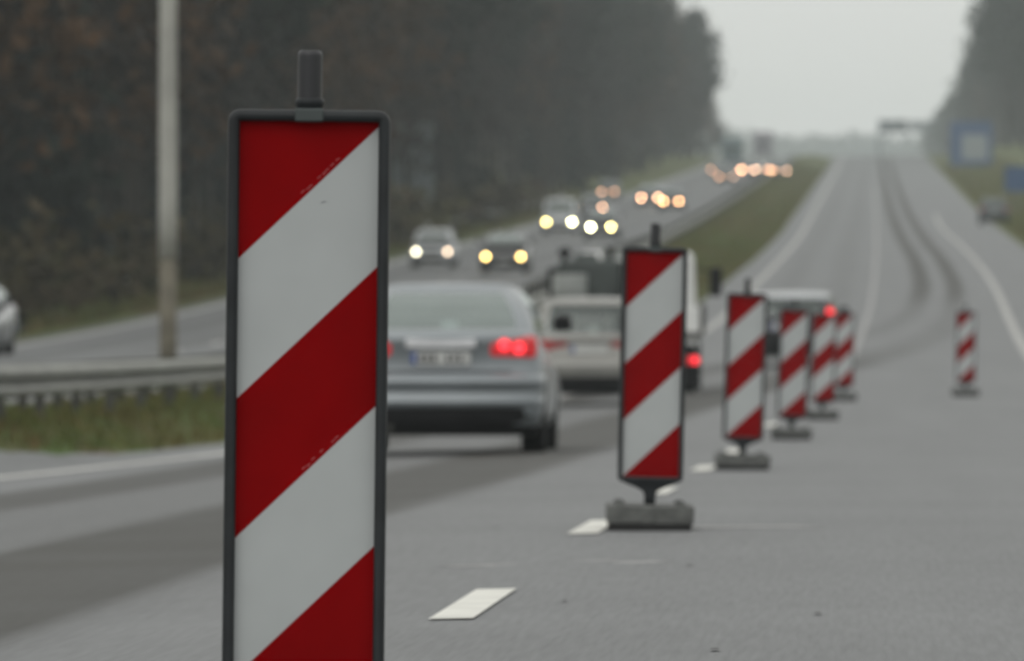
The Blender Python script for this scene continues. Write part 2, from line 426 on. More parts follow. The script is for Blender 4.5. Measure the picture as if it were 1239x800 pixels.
strip('edge_line', [(-11.0, y) for y in np.arange(40, 1250, 6.0)], .2, M['paintworn'])
strip('edge_line', [(-19.4, y) for y in np.arange(40, 1250, 6.0)], .2, M['paintworn'])
for d in np.arange(60, 700, 12.0):
    strip('lane_dash', [(-15.2, d), (-15.2, d + 3.2)], .13, M['paintworn'])
# faint scrapes and specks near the boards
for (a, b) in (((633, 681), (652, 681)), ((658, 681), (684, 682)), ((848, 637), (890, 639))):
    pa, pb = G(*a), G(*b)
    o = strip('road_scrape', [(pa[0], pa[1]), (pb[0], pb[1])], .9, M['faint'], .002)
for px, py in ((683, 729), (834, 685), (865, 788), (1158, 594), (600, 640), (990, 744)):
    x, y, d = G(px, py)
    V = [(x + .014*math.cos(t)*rng.uniform(.7, 1.2), y + .07*math.sin(t)*rng.uniform(.7, 1.2), float(H(x, y)) + .007) for t in np.linspace(0, 2*math.pi, 9)[:-1]]
    o = mesh('tar_spot', V, [tuple(range(8))], M['tar']); tag(o, kind='structure')

# ------------------------------------------------------------------ beacon boards
def make_board():
    root = empty('beacon_board', (0, 0, 0))
    z0 = .222                                   # bottom of the striped panel
    W, HH, fr = .25, 1.0, .021
    # frame: rounded section swept round a rounded rectangle
    ow, oz0, oz1 = W/2 + fr/2, z0 - fr/2, z0 + HH + fr/2
    path = []; r = .0112
    for cx, cz, a0 in ((ow - r, oz1 - r, 0), (-ow + r, oz1 - r, 90), (-ow + r, oz0 + r, 180), (ow - r, oz0 + r, 270)):
        for k in range(6):
            a = math.radians(a0 + 18*k); path.append((cx + r*math.cos(a), cz + r*math.sin(a), math.cos(a), math.sin(a)))
    R = []
    for px, pz, nx, nz in path:
        ring = []
        for k in range(10):
            a = 2*math.pi*k/10 + .3
            u = max(-1, min(1, 1.25*math.cos(a))) * fr/2; v = max(-1, min(1, 1.2*math.sin(a))) * .024
            ring.append((px + nx*u, v, pz + nz*u))
        R.append(ring)
    n = 10; Vv = [p for q in R for p in q]; Ff = []
    for i in range(len(R)):
        for j in range(n):
            i2, j2 = (i+1) % len(R), (j+1) % n
            Ff.append((i*n+j, i*n+j2, i2*n+j2, i2*n+j))
    fix_normals(mesh('frame', Vv, Ff, M['frame'], root, True))
    pan = box('panel', (0, .006, z0 + HH/2), (W + .006, .012, HH + .006), M['backing'], root)
    # five sheeting stripes, rising to the right
    yf = -.0022; e = .0
    tl = z0 + HH
    def st(name, pts, m): return mesh(name, [(x, yf, z) for x, z in pts], [tuple(range(len(pts)))[::-1]], m, pan)
    L, Rr = -W/2, W/2
    rT = 0.008                                  # the first joint leaves the right edge just under the corner
    lb = [tl - .248 - .2515*k for k in range(4)]
    rb = [tl - rT - .2515*k for k in range(4)]
    bot = z0
    st('red_stripe', [(L, tl), (L, lb[0]), (Rr, rb[0]), (Rr, tl)], M['red'])
    st('white_stripe', [(L, lb[0]), (L, lb[1]), (Rr, rb[1]), (Rr, rb[0])], M['white'])
    st('red_stripe', [(L, lb[1]), (L, lb[2]), (Rr, rb[2]), (Rr, rb[1])], M['red'])
    xb = L + (bot - lb[3]) / ((rb[3] - lb[3]) / W)
    st('white_stripe', [(L, lb[2]), (L, bot), (xb, bot), (Rr, rb[3]), (Rr, rb[2])], M['white'])
    st('red_stripe', [(xb, bot), (Rr, bot), (Rr, rb[3])], M['red'])
    # lamp spigot on top
    zt = oz1 + fr/2
    clip = box('clip', (0, 0, zt - .0095), (.052, .056, .025), M['clip'], root, .004, 3)
    lathe('collar', [(.022, zt + .001), (.0245, zt + .002), (.0245, zt + .008), (.0262, zt + .010), (.0262, zt + .018), (.0248, zt + .0205), (.021, zt + .021)], M['frame'], clip, 24)
    lathe('spigot', [(.0222, zt + .018), (.0222, zt + .021), (.0222, zt + .096), (.0222, zt + .099), (.0212, zt + .104), (.018, zt + .107), (.0175, zt + .1072), (.010, zt + .1075)], M['post'], root, 24)
    # funnel and stem
    def rr(w, d, z):
        pts = []
        for cx, cy, a0 in ((w/2, d/2, 0), (-w/2, d/2, 90), (-w/2, -d/2, 180), (w/2, -d/2, 270)):
            for k in range(4):
                a = math.radians(a0 + 30*k); q = min(.016, min(w, d)*.25)
                pts.append((cx - math.copysign(q, cx) + q*math.cos(a), cy - math.copysign(q, cy) + q*math.sin(a), z))
        return pts
    rings('stem', [rr(.050, .044, .07), rr(.052, .044, .140), rr(.062, .046, .156), rr(.11, .047, .170), rr(.20, .047, .188), rr(.285, .047, .206), rr(.290, .047, .216)], M['frame'], root)
    b = rings('foot_plate', [rr(.370, .79, .020), rr(.384, .80, .024), rr(.388, .80, .090), rr(.384, .796, .096), rr(.376, .79, .098)], M['base'], root, smooth_=False)
    rings('rubber_sole', [rr(.366, .78, -.012), rr(.366, .78, .020)], M['rubber'], b)
    for sx_ in (-1, 1):
        for sy_ in (-1, 1):
            lathe('lug', [(.024, .096), (.023, .108), (.017, .114), (.008, .115)], M['base'], b, 12, (sx_*.135, sy_*.32))
    return root
def kids(o): return [c for c in bpy.data.objects if c.parent == o]
def copy_tree(o, parent=None, _m=None):
    if _m is None:
        _m = {}
        for c in bpy.data.objects:
            if c.parent: _m.setdefault(c.parent.name, []).append(c)
    c = o.copy(); COL.objects.link(c)
    if parent: c.parent = parent
    for ch in _m.get(o.name, []): copy_tree(ch, c, _m)
    return c
BOARDS = [(369.5, 16.07, -.68, 'large sharp red and white striped beacon board with scuffed stripe edges'),
          (789, 39.7, -1.25, 'red and white beacon board on grey foot plate beside a painted lane dash'),
          (901, 63.5, -1.9, 'red and white beacon board leaning beside the brake light of the loaded truck'),
          (959.5, 86.0, -1.9, 'red and white beacon board standing before the dark estate car, next after the leaning one'),
          (996, 105.5, -1.6, 'red and white beacon board before the lit brake lamp of the estate car'),
          (1021, 128, -1.2, 'last red and white beacon board at the far end of the row'),
          (1168.5, 133, -.6, 'small red and white beacon board standing alone in the closed lane')]
bproto = make_board()
boards = []
for i, (px, D, lean, lab) in enumerate(BOARDS):
    o = bproto if i == 0 else copy_tree(bproto)
    x, y = depth_point(px, D)
    x = x - math.sin(math.radians(-lean)) * .6
    o.location = (x, y, float(H(x, y)) + .012); o.rotation_euler = (0, math.radians(-lean), YAW * .9)
    tag(o, lab, 'traffic beacon', 'beacon boards closing the lane'); boards.append(o)
# scuffs on the nearest board
def decal(pts, m, name):
    mesh(name, [(x, -.0028, z) for x, z in pts], [tuple(range(len(pts)))], m, boards[0])
tl = 1.225
for zoff, ks in ((.0, (0, 1, 2, 4, 5, 6, 7, 8)), (.5035, (1, 2, 3, 5, 8, 9))):
    for k in ks:
        u0 = .112 + .0075*k + rng.uniform(-.002, .002); x = -.125 + u0; z = tl - .248 + u0*.96 - zoff + .006 + rng.uniform(-.0015, .003)
        decal([(x, z), (x + .006, z + .0055), (x + .0055, z + .007), (x - .0006, z + .0016)], M['scuff'], 'scuff_mark')
zc = tl - .150
decal([(.022, zc), (.030, zc + .003), (.036, zc + .003), (.030, zc + .0045), (.024, zc + .003)], M['scratch'], 'scratch_mark')

# ------------------------------------------------------------------ cars
def plan(hw, yr, yf, rr_, rf, zr, zf, bow=.03, ns=10, nw=8):
    """closed plan outline with rounded corners; z runs from zr (rear) to zf (front)"""
    P = []
    for k in range(nw + 1):
        t = k / nw; x = -(hw - rr_) + 2*(hw - rr_)*t; P.append((x, yr - bow * (1 - (x/hw)**2)))
    for k in range(1, 5):
        a = math.radians(-90 + 22.5*k); P.append((hw - rr_ + rr_*math.cos(a), yr - bow*(1-((hw-rr_)/hw)**2) + rr_ + rr_*math.sin(a)))
    for k in range(1, ns):
        P.append((hw, yr + rr_ + (yf - rf - yr - rr_) * k / ns))
    for k in range(5):
        a = math.radians(22.5*k); P.append((hw - rf + rf*math.cos(a), yf - rf + rf*math.sin(a)))
    for k in range(1, nw):
        t = k / nw; x = (hw - rf) - 2*(hw - rf)*t; P.append((x, yf + bow*(1-(x/hw)**2)))
    for k in range(5):
        a = math.radians(90 + 22.5*k); P.append((-hw + rf + rf*math.cos(a), yf - rf + rf*math.sin(a)))
    for k in range(1, ns):
        P.append((-hw, yf - rf - (yf - rf - yr - rr_) * k / ns))
    for k in range(4):
        a = math.radians(180 + 22.5*k); P.append((-hw + rr_ + rr_*math.cos(a), yr - bow*(1-((hw-rr_)/hw)**2) + rr_ + rr_*math.sin(a)))
    out = []
    for x, y in P:
        t = min(1, max(0, (y - yr) / (yf - yr))); t = t*t*(3-2*t)
        out.append((x, y, zr + (zf - zr)*t))
    return out
def lerp(a, b, t): return a + (b - a) * t

def car(name, spec, material, loc, rz, rx=0.0, near=True, facing='rear'):
    """body coordinates: y=0 rear bumper, +y forward, then centred on the root"""
    S = spec; L = S['L']; hw = S['W'] / 2; oy = -L / 2
    root = empty(name, loc, rz, rx)
    def sh(P): return [(x, y + oy, z) for x, y, z in P]
    bz = S['belt']                              # belt height at the rear
    fz = S.get('hood', .72)
    dl = S.get('deck_in', .10)
    tm = S.get('tumble', 0.0); bw = S.get('bow', .03)
    Rs = [plan(hw*.86, .22, L - .22, .20, .22, .20, .20),
          plan(hw*.955, .06, L - .06, .20, .24, .27, .25),
          plan(hw*.985, .015, L - .01, .20, .28, .40, .36),
          plan(hw*1.0, .0 + .02, L - .0, .20, .30, .55, .47),
          plan(hw*1.0, S.get('low_in', .05), L - .02, .18, .32, .72, .56),
          plan(hw*(.985 - tm*.4), S.get('mid_in', .075), L - .05, .19, .34, bz - .12, fz - .09, bw),
          plan(hw*(.955 - tm), dl, L - .12, .20, .36, bz - .035, fz - .03, bw),
          plan(hw*(.90 - tm), dl + .06, L - .22, .20, .36, bz - .005, fz, bw),
          plan(hw*(.80 - tm), dl + .20, L - .45, .15, .30, bz + .005, fz + .03)]
    body = rings('body', [sh(r) for r in Rs], material, root)
    wr = S.get('wr', .315); wys = (S['wy'][0], S['wy'][1])
    if near:
        cut = []
        bm = bmesh.new()
        for wy in wys:
            bmesh.ops.create_cone(bm, cap_ends=True, segments=28, radius1=wr + .045, radius2=wr + .045, depth=S['W'] + .4,
                                  matrix=Matrix.Translation((0, wy + oy, wr)) @ Matrix.Rotation(math.pi/2, 4, 'Y'))
        cm = bpy.data.meshes.new('cut'); bm.to_mesh(cm); bm.free()
        co = bpy.data.objects.new('cut', cm); COL.objects.link(co)
        md = body.modifiers.new('b', 'BOOLEAN'); md.operation = 'DIFFERENCE'; md.object = co; md.solver = 'EXACT'
        pr = body.parent; body.parent = None; root_m = root.matrix_world.copy()
        bpy.context.view_layer.update()
        ev = body.evaluated_get(bpy.context.evaluated_depsgraph_get()); nm = bpy.data.meshes.new_from_object(ev)
        body.modifiers.clear(); body.data = nm; body.parent = pr
        bpy.data.objects.remove(co)
        for p in nm.polygons: p.use_smooth = len(p.vertices) == 4
    # underside tray and wheel housings (dark)
    box('underbody', (0, 0, .33), (S['W'] * .74, L * .86, .30), M['plastic'], root)
    # greenhouse: pillars and roof painted, openings glazed
    gz = S['gh']                                # list of (z, yr, yf, hw)
    g = lambda v: tuple(lerp(gz[min(int(v*(len(gz)-1)), len(gz)-2)][k], gz[min(int(v*(len(gz)-1)), len(gz)-2)+1][k],
                          v*(len(gz)-1) - min(int(v*(len(gz)-1)), len(gz)-2)) for k in range(4))
    vl = [0.0, .10, .35, .60, .86, 1.0]
    def us(v):
        z, yr, yf, h = g(v); pr_ = S.get('pillar', .11)
        pts = []
        xs = [-h + .05, -h + pr_ + .05] + [lerp(-h + pr_ + .05, h - pr_ - .05, k/5) for k in range(1, 5)] + [h - pr_ - .05, h - .05]
        for x in xs: pts.append((x, yr - .05*(1 - (x/h)**2), z))
        sy = S['side']                          # side glass split positions, fractions of the length
        ys = [yr + .07] + [lerp(yr, yf, q) for q in sy] + [yf - .07]
        for y in ys: pts.append((h, y, z))
        for x in xs[::-1]: pts.append((x, yf + .07*(1 - (x/h)**2), z))
        for y in ys[::-1]: pts.append((-h, y, z))
        return pts
    RR = [us(v) for v in vl]; nn = len(RR[0]); ny = len(S['side']) + 2
    VV = [p for r in RR for p in sh(r)]
    gl = {'rear_window': [], 'windscreen': [], 'side_window_r': [], 'side_window_l': []}; pf = []
    for i in range(len(vl) - 1):
        for j in range(nn):
            f = (i*nn + j, i*nn + (j+1) % nn, (i+1)*nn + (j+1) % nn, (i+1)*nn + j)
            win = 0 < i < len(vl) - 2
            key = None
            if win and 1 <= j < 6: key = 'rear_window'
            elif win and 8 <= j < 8 + ny - 1 and S['glz'][j - 8]: key = 'side_window_r'
            elif win and 8 + ny + 1 <= j < 8 + ny + 6: key = 'windscreen'
            elif win and 16 + ny <= j < 16 + 2*ny - 1 and S['glz'][::-1][j - 16 - ny]: key = 'side_window_l'
            (gl[key] if key else pf).append(f)
    # roof: two more inset rings and a cap
    z, yr, yf, h = g(1.0); base_i = len(VV)
    for sc_, dz in ((.93, .022), (.75, .038), (.35, .048)):
        for p in RR[-1]: VV.append((p[0]*sc_, (p[1] - (yr+yf)/2)*(.5 + .5*sc_) + (yr+yf)/2 + oy, p[2] + dz))
    for q in range(3):
        a = (len(vl) - 1 + q)*nn; b2 = a + nn
        for j in range(nn): pf.append((a + j, a + (j+1) % nn, b2 + (j+1) % nn, b2 + j))
    pf.append(tuple(b2 + j for j in range(nn)))
    nroof = 3*nn + 1 + nn
    def sub(nm_, faces, m, sm):
        used = sorted({i for f in faces for i in f}); mp = {u: k for k, u in enumerate(used)}
        o = mesh(nm_, [VV[u] for u in used], [tuple(mp[i] for i in f) for f in faces], m, root)
        if sm:
            for p in o.data.polygons: p.use_smooth = True
        return o
    sub('pillars', pf[:-nroof], material, True); sub('roof', pf[-nroof:], S.get('roof', material), True)
    for k, fs in gl.items():
        if fs: sub(k[:-2] if k[-2:] in ('_r', '_l') else k, fs, M[S.get('glass', 'glass')], False)
    # cabin floor and seats, so that the glass looks into a cabin
    zb = gz[0][0]; y0, y1 = gz[0][1], gz[0][2]
    box('parcel_shelf', (0, (y0 + y1)/2 + oy, zb - .01), (hw*1.5, (y1 - y0)*.93, .05), M['plastic'], root)
    for sy_, hh in ((y0 + S.get('seat', .75), .17), (y0 + S.get('seat', .75) + .95, .22)):
        for sx_ in (-1, 1):
            st_ = box('seat', (sx_*hw*.42, sy_ + oy, zb + .06), (hw*.62, .14, .2), M['seat'], root, .03)
            box('headrest', (sx_*hw*.42, sy_ + oy - .02, zb + .06 + hh), (.27, .10, .17), M['seat'], st_, .04)
    # wheels
    for wy in wys:
        for sx_ in (-1, 1):
            cx = sx_*(hw - .115)
            def ring(r, dx): return [(cx + sx_*dx, wy + oy + r*math.cos(a), wr + r*math.sin(a)) for a in np.linspace(0, 2*math.pi, 25)[:-1]]
            ty = rings('wheel', [ring(wr*.60, -.10), ring(wr*.93, -.105), ring(wr, -.08), ring(wr, .08), ring(wr*.93, .105), ring(wr*.64, .10)], M['tyre'], root)
            rings('rim', [ring(wr*.63, .085), ring(wr*.60, .07), ring(wr*.2, .06), ring(wr*.12, .075)], M['rim'], ty)
    # mirrors
    for sx_ in (-1, 1):
        mi = box('door_mirror', (sx_*(hw + .07), lerp(y0, y1, .80) + oy, zb + .09), (.17, .12, .14), M['plastic'], root, .035)
    # rear end
    def rear(x, z, w, h_, m, nm_, d=.03, par=root, y=None, bev=.012):
        yy = (S['rear_y'](z) if y is None else y) - .03*(1 - (x/hw)**2)
        return box(nm_, (x, yy + oy, z), (w, d, h_), m, par, bev)
    S.get('rear_fit', lambda *a: None)(rear, root, hw, S, material)
    # front end
    for sx_ in (-1, 1):
        z, w, h_ = S.get('hl', (.62, .30, .15))
        hb = box('headlight', (sx_*(hw - .24), L - .075 + oy, z), (w, .16, h_), M['lampoff'], root, .04)
        if S.get('lamp'):
            V, F = [], []; rl = S.get('lr', .075); tube_seg(V, F, (sx_*S.get('lx', hw - .25), L - .02 + oy, z), (sx_*S.get('lx', hw - .25), L + .022 + oy, z), rl, rl*.9, 14)
            mesh('lamp', V, F, S['lamp'][0 if sx_ > 0 else 1], hb)
    gr = box('grille', (0, L + .008 + oy, .60), (hw*.8, .05, .13), M['plastic'], root, .02)
    box('number_plate', (0, L + .03 + oy, .42), (.52, .02, .11), M['plate'], root)
    box('air_intake', (0, L + .002 + oy, .29), (hw*1.2, .06, .13), M['plastic'], root, .03)
    return root

def shell(nm_, layers, hwf, m, root, oy, prange=.55):
    """wrap-round rear bumper from (z, yr, hw) layers"""
    R = []
    for z, yr, h in layers:
        P = plan(h, yr, yr + 3.0, .26, .2, z, z, bow=.05)
        n = len(P); keep = [p for p in P if p[1] < yr + prange]
        left = [p for p in keep if p[0] < 0]; right = [p for p in keep if p[0] >= 0]
        # order from the left flank round the rear to the right flank
        lf = sorted([p for p in left], key=lambda p: (-round(p[1], 4), p[0])) ; rt = sorted(right, key=lambda p: (round(p[1], 4), p[0]))
        R.append([(x, y + oy, zz) for x, y, zz in lf + rt])
    k = min(len(r) for r in R); R = [r[:k] for r in R]
    return rings(nm_, R, m, root, cap0=False, cap1=False, closed=False)

# ---- rear details per kind
def plate_at(rear, root, z, y, chars=True):
    p = rear(0, z, .52, .115, M['plate'], 'number_plate', .015, y=y, bev=0)
    box('blue_band', (-.238, p.data.vertices[0].co.y - .003, z), (.04, .012, .105), M['plateblue'], p)
    if chars:
        for x, w in ((-.175, .05), (-.115, .05), (-.055, .05), (.06, .045), (.12, .045), (.18, .045)):
            box('character', (x, p.data.vertices[0].co.y - .003, z), (w*.75, .010, .072), M['chars'], p)
def sedan_rear(rear, root, hw, S, material):
    oy = -S['L']/2
    rear(0, .985, .62, .085, M['chrome'], 'trim_bar', .03, y=.062, bev=.012)
    rear(0, 1.045, 1.0, .016, M['plastic'], 'boot_seam', .02, y=.075, bev=0)
    plate_at(rear, root, .855, .055)
    rear(0, .735, 1.25, .012, M['plastic'], 'boot_seam', .02, y=.04, bev=0)
    for sx in (-1, 1):
        t = rear(sx*.635, .955, .42, .19, M['redlitdim'], 'tail_light', .12, y=.12, bev=.04)
        for dx, dz in ((-.075, .015), (.055, -.01)):
            V, F = [], []; yy = t.data.vertices[0].co.y
            ys = min(v.co.y for v in t.data.vertices)
            tube_seg(V, F, (sx*(.635 + dx), ys + .03, .955 + dz), (sx*(.635 + dx), ys - .006, .955 + dz), .056, .052, 14)
            mesh('lamp', V, F, M['redlit'], t)
    shell('rear_bumper', [(.718, .07, hw*.98), (.708, -.02, hw*1.0), (.665, -.055, hw*1.012), (.622, -.052, hw*1.012), (.600, -.030, hw*1.006), (.515, .012, hw*.995), (.508, -.018, hw*1.004), (.432, -.004, hw*1.0), (.415, .03, hw*.985)], 1, material, root, oy)
    shell('valance', [(.418, .01, hw*.985), (.33, .02, hw*.97), (.23, .10, hw*.93), (.17, .2, hw*.88)], 1, M['plastic'], root, oy)
    bar('exhaust', (-.45, oy + .02, .24), (-.45, oy + .4, .25), .03, M['galv_dark'], root)
def estate_rear(lit, high, red='redlit'):
    def f(rear, root, hw, S, material):
        oy = -S['L']/2
        plate_at(rear, root, S['belt'] - .18, .055, False)
        rear(0, S['belt'] - .07, hw*1.25, .02, M['plastic'], 'tailgate_seam', .02, y=.06, bev=0)
        for sx in (-1, 1):
            if high:
                t = rear(sx*(hw - .10), S['belt'] - .02, .14, .42, M['redlitdim'] if lit else M['redoff'], 'tail_light', .16, y=.17, bev=.03)
            else:
                t = rear(sx*(hw - S.get('tlx', .19)), S['belt'] - .14, S.get('tlw', .28), .19, M['redlitdim'] if lit else M['redoff'], 'tail_light', .13, y=.13, bev=.03)
            if lit:
                ys = min(v.co.y for v in t.data.vertices); V, F = [], []
                xx, zz = (hw - .10, S['belt'] + .06) if high else (hw - .19, S['belt'] - .14)
                tube_seg(V, F, (sx*xx, ys + .03, zz), (sx*xx, ys - .006, zz), .085 if high else .065, .08 if high else .06, 14)
                mesh('lamp', V, F, M['redlit'], t)
        shell('rear_bumper', [(.66, .05, hw*.99), (.655, -.02, hw*1.0), (.58, -.045, hw*1.01), (.50, -.03, hw*1.005), (.42, .0, hw*.99)], 1, S.get('bump', material), root, oy)
        shell('valance', [(.423, .01, hw*.985), (.33, .02, hw*.97), (.24, .10, hw*.93), (.18, .2, hw*.88)], 1, M['plastic'], root, oy)
        if S.get('rack'):
            for sx in (-1, 1):
                zt = S['gh'][-1][0] + .055; y0 = S['gh'][-1][1] + oy + .15; y1 = S['gh'][-1][2] + oy - .1
                bar('roof_rail', (sx*hw*.66, y0, zt), (sx*hw*.66, y1, zt), .016, M['plastic'], root)
    return f
SEDAN = dict(tumble=.035, bow=.06, L=4.75, W=1.80, belt=1.09, hood=.80, deck_in=.055, low_in=.085, mid_in=.10, wy=(1.0, 3.75), wr=.325, pillar=.10, side=[.14, .30, .52, .56, .80], glz=[0, 1, 1, 0, 1, 0],
             gh=[(1.08, .60, 3.55, .80), (1.20, .78, 3.28, .775), (1.37, 1.08, 2.85, .70), (1.48, 1.38, 2.55, .60)], glass='glass_sky', rear_y=lambda z: .07, rear_fit=sedan_rear, seat=.62)
ESTATE = dict(L=4.6, W=1.76, belt=.98, hood=.76, deck_in=.09, wy=(.95, 3.6), wr=.31, pillar=.09, side=[.06, .24, .27, .48, .51, .76], glz=[0, 1, 0, 1, 0, 1, 0],
              gh=[(.975, .16, 3.35, .80), (1.12, .22, 3.05, .765), (1.28, .32, 2.75, .71), (1.42, .46, 2.45, .65)], rear_y=lambda z: .06, rear_fit=estate_rear(True, True), seat=1.2)
def dd(a, **k): b = dict(a); b.update(k); return b
P_silver = paint('silver_paint', (.195, .22, .235), .4)
P_champ = paint('champagne_paint', (.215, .215, .20), .2)
P_dark = paint('dark_blue_paint', (.025, .03, .04))
P_black = paint('black_paint', (.02, .02, .022))
P_white = paint('white_paint', (.62, .63, .62))
P_green = paint('dark_green_paint', (.008, .020, .022))
P_teal = paint('teal_paint', (.13, .18, .19))
P_mauve = paint('mauve_paint', (.32, .30, .34))
P_grey = paint('grey_paint', (.16, .17, .18), .3)
P_lightsilver = paint('pale_silver_paint', (.36, .38, .39), .25)

def place_rear(name, spec, m, px, D, yaw=0, **k):
    """vehicle going away whose tail is at distance D on pixel column px"""
    x, y = depth_point(px, D); yw = math.radians(-yaw)
    cx = x - math.sin(yw) * spec['L']/2; cy = y + math.cos(yw) * spec['L']/2
    return car(name, spec, m, (cx, cy, float(H(cx, cy)) + .004), yw, slope(cx, cy), **k)
def place_front(name, spec, m, px, D, yaw=0, **k):
    """oncoming vehicle whose nose is at distance D"""
    x, y = depth_point(px, D); yw = math.radians(180 + yaw)
    cx, cy = x, y + spec['L']/2
    return car(name, spec, m, (cx, cy, float(H(cx, cy)) + .004), yw, -slope(cx, cy), **k)

c1 = place_rear('sedan_car', SEDAN, P_silver, 533, 78.6)
tag(c1, 'silver sedan with lit red tail lights passing the big striped board', 'car')
WAG = dd(ESTATE, tlx=.32, tlw=.48, L=4.3, W=1.70, belt=.99, rear_fit=estate_rear(False, False), rack=True, seat=1.1,
         gh=[(.985, .14, 3.15, .78), (1.15, .19, 2.85, .755), (1.36, .28, 2.55, .71), (1.50, .42, 2.3, .66)])
c2 = place_rear('estate_car', WAG, P_champ, 713, 127.0)
tag(c2, 'pale champagne estate car with unlit tail lamps, following the loaded truck', 'car')
EST2 = dd(ESTATE, W=1.80, roof=P_lightsilver, belt=.93, bump=M['plastic'], rear_fit=estate_rear(True, True),
          gh=[(.925, .12, 3.35, .84), (1.04, .16, 3.1, .82), (1.18, .24, 2.85, .78), (1.33, .36, 2.55, .73)])
c3 = place_rear('estate_car', EST2, P_dark, 951, 165, 2.0)
box('window_divider', (0.02, -EST2['L']/2 + .14, 1.10), (.06, .05, .34), P_dark, c3, .01)
tag(c3, 'dark estate car with pale roof and split rear window behind the beacon boards', 'car')

OFFR = estate_rear(False, False)
SED_ON = dd(SEDAN, rear_fit=OFFR)
HATCH = dd(ESTATE, L=4.0, W=1.72, rear_fit=OFFR, wy=(.75, 3.25), gh=[(.975, .16, 3.0, .79), (1.12, .24, 2.7, .755), (1.28, .36, 2.4, .70), (1.42, .56, 2.1, .64)])
VAN = dd(ESTATE, L=4.8, W=1.85, belt=1.05, hood=.95, rear_fit=OFFR, wy=(.95, 3.8), gh=[(1.045, .1, 4.2, .86), (1.3, .14, 3.8, .84), (1.55, .2, 3.4, .80), (1.78, .3, 3.05, .76)])
cl = place_front('oncoming_car', SED_ON, P_grey, -56, 187)
tag(cl, 'grey car on the opposite carriageway beyond the guardrail and the concrete pole', 'car')
YEL, WHT, ORG = (1.0, .66, .22), (1.0, .90, .66), (1.0, .52, .28)
def lm(c, s): return lamp_mat(c, s)
ON = [ # name, spec, paint, lamp pixel centre x, ground y, lamp mats, label
    ('oncoming_car', HATCH, P_lightsilver, 522.5, 324, (lm((1, .92, .68), 14), lm((1, .74, .50), 9)), 'pale silver oncoming hatchback with one white and one dull headlight'),
    ('oncoming_car', SED_ON, P_black, 609, 331, (lm((1, .68, .20), 18), lm((1, .68, .20), 18)), 'dark oncoming car with two yellow headlights right behind the silver sedan roof'),
    ('oncoming_van', VAN, P_lightsilver, 676.5, 283, (lm((1, .80, .27), 34), lm((1, .94, .55), 42)), 'pale oncoming van with uneven yellow and white headlights'),
    ('oncoming_car', SED_ON, P_dark, 727, 290, (lm((1, .95, .60), 46), lm((1, .84, .32), 38)), 'dark oncoming car with the brightest white headlights, beside the pale van'),
    ('oncoming_car', HATCH, P_grey, 717, 264, (M['lampoff'], lm(ORG, 30)), 'grey oncoming car half hidden behind the pale van'),
    ('oncoming_car', HATCH, P_dark, 735.5, 242, (lm(ORG, 13), lm(ORG, 13)), 'dim oncoming car with faint orange headlights behind the pale van'),
    ('oncoming_car', SED_ON, P_grey, 786, 250, (lm(ORG, 42), lm(ORG, 42)), 'grey oncoming car with orange headlights, overlapped by the car in front'),
    ('oncoming_car', SED_ON, P_dark, 812, 255, (lm((1, .52, .22), 44), lm((1, .50, .22), 40)), 'dark oncoming car with orange headlights leading an overlapping pair'),
]
for nm_, sp, pm, px, py, lmats, lab in ON:
    gx, gy, D = G(px, py)
    sp = dd(sp, lamp=lmats, lx={727: .50, 735.5: .48, 786: .58, 812: .52}.get(px, sp['W']/2 - .25))
    o = place_front(nm_, sp, pm, px, D, near=False)
    tag(o, lab, 'van' if 'van' in nm_ else 'car', 'oncoming traffic with headlights on')
FAR = [(867.5, 213, 11, HATCH, P_grey), (879, 222, 13, SED_ON, P_dark), (905, 213, 60, SED_ON, P_grey), (937, 213, 24, HATCH, P_grey), (943, 214.5, 24, SED_ON, P_dark), (922, 212, 24, HATCH, P_white)]
for i, (px, py, st_, sp, pm) in enumerate(FAR):
    gx, gy, D = G(px, py)
    a, b = (lm((1, .50, .26), st_), lm((1, .58, .36), st_ * .7))
    o = place_front('oncoming_car', dd(sp, lamp=(a, b), lr=.095), pm, px, D, near=False)
    tag(o, 'small hazy oncoming car with orange headlights in the far queue', 'car', 'far queue of oncoming cars')

def lorry(px, D, pm, lab):
    x, y = depth_point(px, D); L = 8.5; root = empty('oncoming_lorry', (x, y + L/2, float(H(x, y + L/2)) + .004), math.pi, -slope(x, y + 4)); o = -L/2
    box('cargo_box', (0, o + 3.2, 2.15), (2.45, 6.2, 2.5), pm, root, .05)
    cab = box('cab', (0, o + 7.45, 1.55), (2.3, 1.9, 2.1), pm, root, .12, 3, .95)
    box('windscreen', (0, L/2 - .10, 1.95), (1.95, .06, .75), M['glass'], cab, .01)
    box('bumper', (0, L/2 - .06, .55), (2.3, .2, .4), M['plastic'], root, .03)
    box('chassis', (0, 0, .75), (.9, L*.95, .3), M['plastic'], root)
    for wy in (1.6, 6.9):
        for sx in (-1, 1):
            cx = sx*.98
            def ring(rr, dx): return [(cx + sx*dx, o + wy + rr*math.cos(a), .48 + rr*math.sin(a)) for a in np.linspace(0, 2*math.pi, 17)[:-1]]
            rings('wheel', [ring(.25, -.15), ring(.48, -.14), ring(.48, .13), ring(.3, .14)], M['tyre'], root)
    for sx in (-1, 1):
        h_ = box('headlight', (sx*.9, L/2 - .0, .78), (.3, .12, .18), M['lampoff'], root, .03)
    tag(root, lab, 'lorry')
lorry(885, 1010, P_teal, 'dark teal lorry in the far queue of oncoming cars at the wood end')
lorry(923, 1180, P_mauve, 'pale mauve box lorry behind the far queue of oncoming cars')
gx, gy, D = G(1203, 272)
c5 = place_rear('right_car', dd(HATCH, rear_fit=estate_rear(False, False)), P_green, 1203, D, near=False); c5.name = 'parked_car'
tag(c5, 'dark green hatchback on the shoulder beside the grassy bank', 'car')

